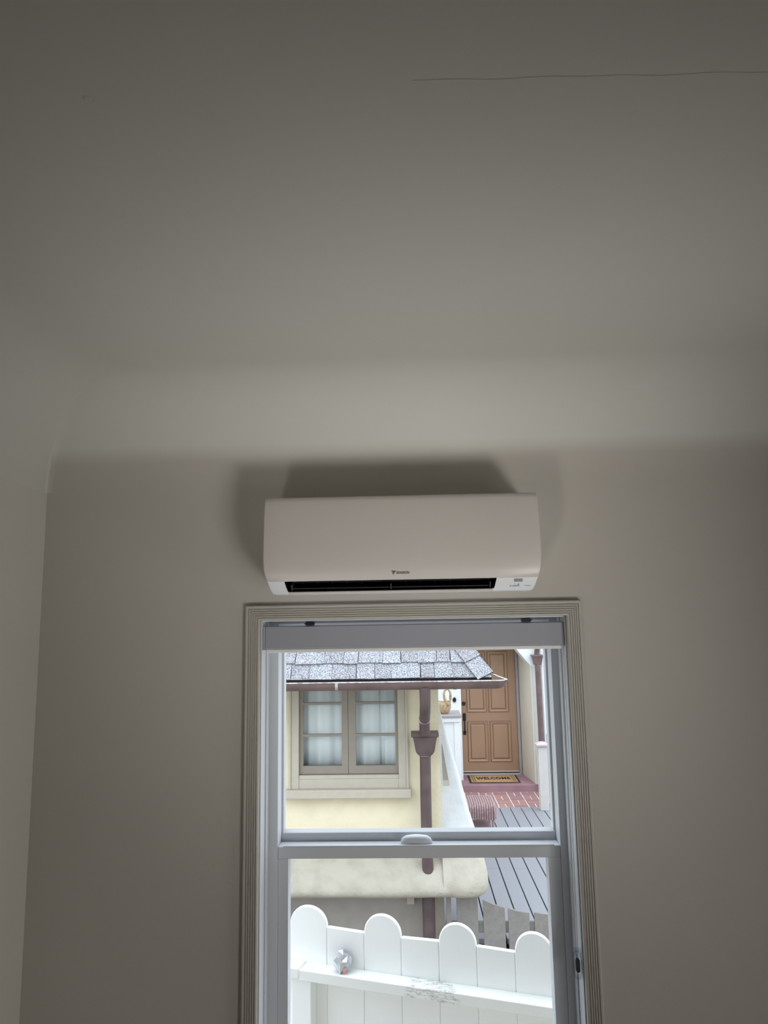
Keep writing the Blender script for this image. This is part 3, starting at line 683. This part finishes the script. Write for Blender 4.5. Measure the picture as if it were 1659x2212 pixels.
    for k in range(8):
        p = Vector((hx, ey, ez)) + hd*(k*lenx+0.02)
        nv = (nn+n2).normalized()
        v = []
        for (a, h) in ((0.0, 0.030), (lenx+0.05, 0.014)):
            for t in (0, 0.008):
                v += [p+hd*a+dl*0.125+nn*(h+t), p+hd*a+nv*(h+t+0.003), p+hd*a+dr_*0.125+n2*(h+t)]
        mbc = MB().add(v, [(0, 1, 7, 6), (1, 2, 8, 7), (3, 9, 10, 4), (4, 10, 11, 5), (0, 3, 4, 1), (1, 4, 5, 2), (6, 7, 10, 9), (7, 8, 11, 10), (0, 6, 9, 3), (2, 5, 11, 8)])
        obj('hip_shingle', mbc, M_sh[k % 2], bed)
    # --- eaves
    obj('soffit', MB().box((-3.2, ey+0.03, 1.50), (hx-0.03, YH, 1.53)), M_taupe, root)
    obj('fascia', MB().box((-3.2, ey+0.015, 1.455), (hx, ey+0.035, 1.545)), M_roofbed, root)
    # --- half round gutter
    def gut(x, s=1.0):
        r_ = 0.052*s; cyy, cz_ = 3.735, 1.520; pts = []
        for i in range(13): a = math.pi + math.pi*i/12; pts.append((x, cyy + r_*math.cos(a), cz_ + 1.28*r_*math.sin(a)))
        for i in range(13): a = 2*math.pi - math.pi*i/12; pts.append((x, cyy + (r_-0.003)*math.cos(a), cz_ + 1.28*(r_-0.003)*math.sin(a)))
        return pts
    xs = [-3.2 + 0.25*i for i in range(16)] + [0.70]
    mb = MB(); mb.rings([gut(x) for x in xs]); gt = obj('gutter', mb, M_copper, root, smooth=40)
    # rounded, pointed end of the gutter
    er = []
    for k in range(7):
        t = k/6; s = math.sqrt(max(0.0, 1-t*t)); x = 0.70+0.075*t
        r_ = 0.052; pts = []
        for i in range(13):
            a = math.pi + math.pi*i/12; pts.append((x + 0.018*(1+math.sin(a))*t, 3.735 + r_*math.cos(a)*max(s, 0.15) , 1.520 + 1.28*r_*math.sin(a)*max(s, 0.05)))
        er.append(pts)
    mb = MB(); mb.rings(er, False, False, True); obj('gutter_end', mb, M_copper, gt, smooth=40)
    mb = MB(); mb.tube([(-3.2, 3.683, 1.521), (0.70, 3.683, 1.521), (0.745, 3.695, 1.521), (0.782, 3.735, 1.524)], 0.0055, 8); mb.tube([(0.782, 3.735, 1.524), (0.72, 3.775, 1.545), (0.66, 3.79, 1.57)], 0.0055, 8)
    obj('gutter_bead', mb, M_gutter_edge, gt, smooth=True)
    for x in (-2.2, -1.45, -0.597, 0.36): 
        mb = MB(); pts = [(x, 3.735 + 0.054*math.cos(math.pi+math.pi*i/12), 1.520 + 0.0695*math.sin(math.pi+math.pi*i/12)) for i in range(13)]
        rr = [[(p[0]-0.012, p[1], p[2]) for p in pts], [(p[0]+0.012, p[1], p[2]) for p in pts]]
        mb.rings(rr, False, False, False); hg = obj('hanger_strap', mb, M_gutter_edge if x == -0.597 else M_copper, gt, smooth=True)
    obj('drip_edge', MB().box((-3.2, 3.765, 1.542), (0.655, 3.79, 1.549)), M_gutter_edge, gt)
    # --- downspout with leader head
    px = 0.109; r_ = 0.047
    dsp = obj('downspout', MB().tube([(px+0.004, 4.085, 0.90), (px, 4.085, 0.5), (px, 4.085, 0.10), (px+0.004, 4.085, -0.055)], r_, 18), M_pipe, root, smooth=40)
    mb = MB(); mb.tube([(px+0.008, 3.735, 1.47), (px+0.008, 3.738, 1.40), (px+0.008, 3.765, 1.33), (px+0.006, 3.84, 1.26), (px+0.004, 3.93, 1.20), (px+0.003, 3.985, 1.14), (px+0.003, 4.0, 1.06)], 0.045, 18); obj('elbow', mb, M_pipe, dsp, smooth=40)
    mb = MB(); mb.tube([(px+0.003, 3.935, 1.197), (px+0.003, 3.955, 1.182)], 0.048, 18); obj('collar', mb, M_gutter_edge, dsp, smooth=40)
    rr = []
    for z, w, d in ((1.072, 0.232, 0.15), (1.040, 0.232, 0.15), (1.038, 0.205, 0.135), (1.015, 0.192, 0.13), (0.985, 0.178, 0.12), (0.950, 0.168, 0.115), (0.920, 0.156, 0.11), (0.900, 0.132, 0.10), (0.890, 0.105, 0.095), (0.880, 0.1, 0.095)):
        rr.append([(px+0.003+sx*w/2, 4.06+sy*d/2, z) for sx, sy in ((-1, -1), (1, -1), (1, 1), (-1, 1))])
    mb = MB(); mb.rings(rr); obj('leader_head', mb, M_pipe, dsp, bevel=0.004, smooth=50)
    mb = MB(); mb.tube([(px, 4.085, 0.872), (px, 4.085, 0.886)], 0.0495, 18); obj('collar', mb, M_gutter_edge, dsp, smooth=40)
    mb = MB(); mb.tube([(px-0.003, 4.10, -0.21), (px-0.003, 4.10, -0.94)], r_, 18); obj('lower_pipe', mb, M_pipe, dsp, smooth=40)
cottage()
def curtains():
    for k, (x0, x1, lab) in enumerate(((-0.975, -0.552, 'white sheer curtain behind the left casement of the cottage window'), (-0.548, -0.118, 'white sheer curtain behind the right casement of the cottage window'))):
        n = 60; a, b = [], []
        for i in range(n+1):
            x = x0+(x1-x0)*i/n; t = i/n
            y = 4.295 + 0.012*math.sin(t*11+k) + 0.004*math.sin(t*29+2*k)
            if k == 0 and t < 0.16: y += 0.03*(0.16-t)/0.16
            if k == 1 and 0.62 < t < 0.72: y += 0.03
            a.append((x, y, 0.70)); b.append((x, y+0.004*math.sin(t*9), 1.58))
        mb = MB(); mb.rings([a, b], False, False, False)
        o = obj('curtain', mb, M_curtain, smooth='all'); so = o.modifiers.new('thick', 'SOLIDIFY'); so.thickness = 0.002
        tag(o, lab, 'curtain', 'curtains of the cottage window')
curtains()

# ---------------------------------------------------------------- deck, brick paving, step
def deck():
    root = thing('deck', (1.5, 6, -0.95), kind='structure'); root['label'] = 'grey board deck behind the cottage'
    obj('joists', MB().box((0.26, 4.20, -0.80), (4.2, 8.20, -0.66)), M_under, root)
    rnd = random.Random(2); pitch = 0.1475
    for k in range(-6, 22):
        x0 = 1.043 + k*pitch + 0.006; x1 = 1.043 + (k+1)*pitch - 0.006
        cut = 5.80 if k % 2 == 0 else 6.9
        if x0 < 0.25: x0 = 0.25
        if x1 < x0 + 0.02: continue
        for (ya, yb) in ((4.16, cut-0.002), (cut+0.002, 8.20)):
            piece('plank', UB_flat, M_deckb, root, ((x0+x1)/2, (ya+yb)/2, -0.62+rnd.uniform(-0.001, 0.001)), (x1-x0, yb-ya, 0.04))
UB_flat = bev_box_mesh('plank_mesh', 0.01)
deck()
def paving():
    root = thing('brick_paving', (1.5, 8.65, -0.95), kind='structure'); root['label'] = 'basket weave brick paving before the entry step'
    obj('mortar_bed', MB().box((0.24, 8.205, -0.90), (4.2, 9.10, -0.612)), M_mortar, root)
    m = 0.2085; rnd = random.Random(9); g = 0.017
    y0 = 8.21
    for i in range(0, 15):
        for j in range(0, 5):
            cx, cy = 0.365+m*(i+0.5), y0+m*(j+0.5)
            for k in (-1, 1):
                if (i+j) % 2: lx, ly, sx, sy = cx, cy+k*m/4, m-g, m/2-g
                else: lx, ly, sx, sy = cx+k*m/4, cy, m/2-g, m-g
                ya, yb = ly-sy/2, ly+sy/2
                if yb > 9.09: yb = 9.09
                if yb-ya < 0.02: continue
                piece('brick', UB, rnd.choice(M_brick), root, (lx, (ya+yb)/2, -0.628+rnd.uniform(-0.002, 0.002)), (sx, yb-ya, 0.05))
paving()
tag(obj('entry_step', MB().box((-0.6, 9.10, -0.90), (4.2, 9.84, -0.505)), M_step, bevel=0.012), 'mauve painted entry step below the tan door', kind='structure')

# ---------------------------------------------------------------- entry house with the tan door
def entry():
    root = thing('entry_house', (1.3, 9.4, -0.95), 'white stucco house with a recessed tan front door', 'house')
    # right part of the front wall, with the slanted corner of the opening
    pts = [(1.872, 9.10, -0.505), (4.6, 9.10, -0.505), (4.6, 9.10, 3.4), (0.3, 9.10, 3.4), (0.3, 9.10, 1.80), (1.40, 9.10, 1.80), (1.638, 9.10, 1.525), (1.872, 9.10, 1.235)]
    obj('wall', MB().prism(pts, (0, 0.40, 0)), M_white_st, root)
    pts = [(1.868, 9.13, -0.504), (1.868, 9.13, 1.237), (1.634, 9.13, 1.527), (1.398, 9.13, 1.798), (1.398, 9.13, 1.85), (2.0, 9.13, 1.85), (2.0, 9.13, -0.504)]
    mb = MB()
    front = pts[:5]; back = [(1.768, 9.86, -0.504), (1.768, 9.86, 1.50), (1.62, 9.86, 1.72), (1.398, 9.86, 1.90), (1.398, 9.86, 1.95)]
    for i in range(4): mb.add([front[i], front[i+1], back[i+1], back[i]], [(0, 1, 2, 3)])
    rv = obj('reveal', mb, M_reveal, root); so = rv.modifiers.new('thick', 'SOLIDIFY'); so.thickness = 0.03; so.offset = -1
    obj('reveal_edge', MB().prism([(1.852, 9.088, -0.504), (1.886, 9.088, -0.504), (1.886, 9.088, 1.235), (1.852, 9.088, 1.262)], (0, 0.045, 0)), M_reveal, root, bevel=0.004)
    obj('rear_wall', MB().box((-1.5, 9.90, -0.504), (4.6, 10.05, 3.4)), M_white_st, root)
    obj('left_wall', MB().box((-1.5, 9.40, -0.504), (0.795, 9.895, 3.4)), M_white_st, root)
    obj('corner_board', MB().box((2.03, 9.085, -0.2), (2.30, 9.0995, 3.3)), M_white_st, root, bevel=0.003)
    # door
    ZB, ZT = -0.47, 1.545; X0, X1 = 0.826, 1.722; YD = 9.83
    dr = obj('front_door', MB().box((X0, YD, ZB), (X1, YD+0.045, ZT)), M_door, root, bevel=0.002)
    def panel(x0, x1, z0, z1):
        mb = MB(); w = 0.046
        def ring(i, y): return [(x0+i, y, z0+i), (x1-i, y, z0+i), (x1-i, y, z1-i), (x0+i, y, z1-i)]
        mb.rings([ring(0.006, YD-0.0005), ring(0.006, YD-0.012), ring(0.012, YD-0.018), ring(0.030, YD-0.010), ring(w, YD-0.006)], True, False, False)
        obj('panel_moulding', mb, M_door, dr)
        mb = MB(); mb.rings([ring(w+0.008, YD-0.0005), ring(w+0.008, YD-0.006), ring(w+0.022, YD-0.013)], True, False, True); obj('panel', mb, M_door, dr)
        mb = MB()
        for g0, g1 in ((0.0, 0.006), (w, w+0.008)): mb.rings([ring(g0, YD-0.0008), ring(g1, YD-0.0008)], True, False, False)
        obj('panel_groove', mb, M_groove, dr)
    panel(0.912, 1.240, 0.465, 1.440); panel(1.268, 1.600, 0.465, 1.440); panel(0.912, 1.248, -0.315, 0.325); panel(1.276, 1.622, -0.315, 0.325)
    mb = MB(); mb.tube([(0.868, YD-0.022, 0.605), (0.868, YD, 0.605)], [0.026, 0.033], 16); obj('deadbolt', mb, M_bronze, dr, smooth=40)
    mb = MB().box((0.846, YD-0.012, 0.335), (0.896, YD, 0.455)); mb.box((0.846, YD-0.012, 0.112), (0.892, YD, 0.175))
    mb.tube([(0.871, YD-0.012, 0.345), (0.871, YD-0.05, 0.33), (0.869, YD-0.06, 0.24), (0.868, YD-0.045, 0.165), (0.868, YD-0.012, 0.15)], 0.011, 10); mb.box((0.862, YD-0.05, 0.40), (0.880, YD-0.01, 0.425))
    obj('handle_set', mb, M_bronze, dr, bevel=0.004)
    fr = obj('door_frame', MB().box((X1+0.003, 9.79, -0.504), (X1+0.045, 9.895, 1.60)), M_greycap, root)
    obj('jamb', MB().box((X0-0.030, 9.79, -0.504), (X0-0.003, 9.895, 1.60)), M_taupe, fr); obj('head', MB().box((X0-0.003, 9.79, ZT+0.003), (X1+0.003, 9.895, 1.60)), M_taupe, fr)
    obj('threshold', MB().box((X0-0.003, 9.775, -0.504), (X1+0.003, 9.895, -0.490)), M_steel, root); obj('door_sweep', MB().box((X0, YD-0.006, -0.4895), (X1, YD+0.02, -0.4705)), M_bronze, root); obj('sweep_strip', MB().box((X0, YD-0.012, -0.470), (X1, YD-0.0005, -0.455)), M_steel, dr)
    mb = MB(); mb.tube([(0.690, 9.378, 0.717), (0.690, 9.40, 0.717)], [0.026, 0.030], 16)
    mb.v = [(x, y, 0.717+(z-0.717)*1.35) for x, y, z in mb.v]; obj('doorbell', mb, M_bronze, root, smooth=40)
    # downspout on the right
    dp = obj('downspout', MB().tube([(1.958, 9.02, 1.29), (1.962, 9.02, 0.4), (1.966, 9.02, -0.36), (1.966, 9.0, -0.43), (1.975, 8.93, -0.485)], 0.044, 16), M_copper, root, smooth=40)
    rr = []
    for z, w in ((1.42, 0.185), (1.395, 0.185), (1.392, 0.165), (1.36, 0.145), (1.32, 0.13), (1.285, 0.118), (1.27, 0.10)):
        rr.append([(1.955+sx*w/2, 9.02+sy*w*0.38, z) for sx, sy in ((-1, -1), (1, -1), (1, 1), (-1, 1))])
    mb = MB(); mb.rings(rr); obj('leader_head', mb, M_copper, dp, bevel=0.004)
    mb = MB(); mb.tube([(1.955, 9.02, 1.40), (1.955, 9.02, 1.46), (1.965, 9.0, 1.55), (1.975, 8.9, 1.68), (1.975, 8.9, 1.9)], 0.042, 16); obj('elbow', mb, M_copper, dp, smooth=40)
entry()
def pedestal():
    root = thing('pedestal', (0.58, 9.1, -0.61), 'low white pedestal wall with grey cap beside the tan door', 'pedestal')
    obj('shaft', MB().box((0.36, 8.84, -0.612), (0.725, 9.395, 0.455)), M_white_st, root, bevel=0.006)
    obj('moulding', MB().box((0.345, 8.815, 0.455), (0.742, 9.398, 0.525)), M_white_st, root, bevel=0.010)
    obj('corner_strip', MB().box((0.640, 8.828, -0.60), (0.725, 8.8395, 0.454)), M_white_st, root, bevel=0.003)
    obj('cap', MB().box((0.335, 8.80, 0.525), (0.752, 9.398, 0.558)), M_greycap, root, bevel=0.004)
pedestal()
def swan():
    root = thing('swan_basket', (0.50, 9.0, 0.558), 'tan wicker swan planter on the pedestal beside the door', 'planter')
    mb = MB(); rr = []
    for t, rx, rz in ((0.0, 0.055, 0.0), (0.15, 0.085, 0.03), (0.4, 0.105, 0.075), (0.7, 0.110, 0.13), (1.0, 0.098, 0.18), (1.0, 0.080, 0.178), (0.6, 0.082, 0.10)):
        ring = []
        for i in range(24):
            a = 2*math.pi*i/24; rip = 1+0.03*math.cos(12*a); ring.append((0.495+rx*1.05*math.cos(a)*rip, 9.0+rx*0.8*math.sin(a)*rip, 0.558+rz+0.02*math.cos(a)**2*t))
        rr.append(ring)
    mb.rings(rr); obj('basket_body', mb, M_swan, root, smooth='all')
    path = [(0.560, 8.95, 0.68), (0.535, 8.94, 0.74), (0.512, 8.94, 0.80), (0.506, 8.94, 0.86), (0.518, 8.94, 0.905), (0.545, 8.94, 0.930), (0.575, 8.94, 0.925), (0.598, 8.94, 0.895), (0.606, 8.94, 0.85), (0.604, 8.94, 0.815)]
    mb = MB(); mb.tube(path, [0.032, 0.026, 0.021, 0.018, 0.016, 0.0155, 0.0155, 0.016, 0.017, 0.019], 12); obj('neck', mb, M_swan, root, smooth='all')
    mb = MB(); mb.sphere((0.603, 8.94, 0.800), 0.023, 12, 8, (0.9, 0.9, 1.35)); mb.tube([(0.603, 8.94, 0.785), (0.597, 8.935, 0.735)], [0.015, 0.004], 8); obj('head', mb, M_swan, root, smooth='all')
    mb = MB().prism([(0.415, 8.955, 0.70), (0.40, 8.955, 0.78), (0.45, 8.955, 0.735)], (0, 0.09, 0)); obj('tail', mb, M_swan, root)
swan()
def doormat():
    root = thing('doormat', (1.26, 9.45, -0.505), 'tan doormat with a black border reading WELCOME', 'doormat')
    x0, x1, y0, y1, z = 0.875, 1.655, 9.20, 9.72, -0.5045
    pts = []; n = 20
    for i in range(n): pts.append((x0+(x1-x0)*i/n, y0+0.006*(i % 2), z))
    for i in range(14): pts.append((x1-0.008*(i % 2), y0+(y1-y0)*i/14, z))
    for i in range(n): pts.append((x1-(x1-x0)*i/n, y1-0.006*(i % 2), z))
    for i in range(14): pts.append((x0+0.008*(i % 2), y1-(y1-y0)*i/14, z))
    obj('border', MB().prism(pts, (0, 0, 0.006)), M_mat_blk, root)
    obj('pile', MB().box((x0+0.035, y0+0.035, z+0.006), (x1-0.035, y1-0.035, z+0.011)), M_mat_tan, root)
    for xa in (x0+0.062, x0+0.092, x1-0.068, x1-0.098): obj('stripe', MB().box((xa, y0+0.05, z+0.011), (xa+0.008, y1-0.05, z+0.0122)), M_mat_blk, root)
    me = text_mesh('WELCOME', 0.125, 0.0006, 0, 1.12, 0.006); me.materials.append(M_mat_blk)
    o = bpy.data.objects.new('lettering', me); COL.objects.link(o); o.parent = root; o.matrix_parent_inverse = winv(root)
    ws = [v.co.x for v in me.vertices]; hs = [v.co.y for v in me.vertices]
    o.location = ((x0+x1)/2, 9.47, z+0.0118); o.scale = (0.53/(max(ws)-min(ws)), 0.165/(max(hs)-min(hs)), 1)
doormat()
def stool():
    root = thing('wicker_stool', (0.80, 7.0, -0.60), 'mauve ribbed wicker stool standing on the grey deck', 'stool')
    x0, x1, y0, y1, zt = 0.560, 0.985, 6.80, 7.26, -0.215
    nrib = 15; mb = MB()
    # woven ribs run over the top and down the front
    for i in range(nrib):
        x = x0 + (x1-x0)*(i+0.5)/nrib; w = (x1-x0)/nrib*0.5
        path = [(x, y1, zt-0.10), (x, y1+0.004, zt-0.03), (x, y1-0.015, zt-0.004), (x, (y0+y1)/2, zt+0.004), (x, y0+0.02, zt-0.006), (x, y0-0.006, zt-0.035), (x, y0, zt-0.10), (x, y0+0.006, zt-0.155-0.035*(i/nrib-0.4))]
        mb.tube(path, w*1.02, 8)
    obj('woven_top', mb, M_wicker, root, smooth=50)
    mb = MB()
    for i in range(16):
        y = y0 + (y1-y0)*(i+0.5)/16; mb.tube([(x1-0.006, y, zt-0.006), (x1+0.006, y, zt-0.04), (x1, y, zt-0.165)], 0.014, 8); mb.tube([(x0+0.006, y, zt-0.006), (x0-0.006, y, zt-0.04), (x0, y, zt-0.165)], 0.014, 8)
    obj('side_weave', mb, M_wicker, root, smooth=50)
    obj('seat_board', MB().box((x0+0.01, y0+0.01, zt-0.05), (x1-0.01, y1-0.01, zt-0.02)), M_wicker, root)
    for x, y in ((x0+0.03, y0+0.03), (x1-0.03, y0+0.03), (x0+0.03, y1-0.03), (x1-0.03, y1-0.03)):
        mb = MB(); mb.tube([(x, y, zt-0.06), (x, y, -0.600)], 0.015, 10); obj('leg', mb, M_wicker, root, smooth=True)
    obj('lower_shelf', MB().box((x0+0.05, y0+0.05, -0.50), (x1-0.05, y1-0.05, -0.485)), M_wicker, root)
stool()
def railing():
    root = thing('deck_railing', (1.80, 8.1, -0.60), 'grey wooden railing post with mauve cap at the deck edge', 'railing')
    def post(x, y, w, zt):
        p = obj('post', MB().box((x-w/2, y-w/2, -0.600), (x+w/2, y+w/2, zt)), M_greypost, root, bevel=0.004)
        mb = MB(); mb.rings([[(x+sx*k, y+sy*k, z) for sx, sy in ((-1, -1), (1, -1), (1, 1), (-1, 1))] for k, z in ((w*0.58, zt), (w*0.72, zt+0.008), (w*0.72, zt+0.03), (w*0.2, zt+0.06), (0.004, zt+0.064))])
        obj('post_cap', mb, M_mauvecap, p)
    post(1.792, 8.06, 0.118, 0.235)
    obj('post', MB().box((1.955, 8.50, -0.600), (2.075, 8.60, 0.315)), M_greypost, root, bevel=0.004)
    for z0, z1 in ((0.03, 0.075), (-0.50, -0.455)):
        obj('rail', MB().prism([(1.852, 8.02, z0), (1.99, 8.499, z0), (1.99, 8.499, z1), (1.852, 8.02, z1)], (0.04, -0.012, 0)), M_greypost, root, bevel=0.003)
railing()
def picket_fence():
    root = thing('picket_fence', (0.7, 4.12, -0.95), 'taupe weathered picket fence below the deck beside the cottage', 'fence')
    Y = 4.115
    P = [(0.256, 0.298, -0.235, -0.24), (0.341, 0.516, -0.236, -0.268), (0.559, 0.737, -0.283, -0.343), (0.763, 0.936, -0.347, -0.384), (0.977, 1.150, -0.381, -0.396), (1.19, 1.365, -0.394, -0.385)]
    for x0, x1, za, zb in P:
        zm = (za+zb)/2 + (-0.006 if za != zb else 0)
        obj('picket', MB().prism([(x0, Y, -0.94), (x1, Y, -0.94), (x1, Y, zb), ((x0+x1)/2, Y, zm), (x0, Y, za)], (0, 0.02, 0)), M_picket, root, bevel=0.002, seg=1)
    for z in (-0.50, -0.86): obj('rail', MB().box((0.25, Y+0.0205, z-0.045), (1.40, Y+0.040, z+0.045)), M_picket, root, bevel=0.003)
picket_fence()
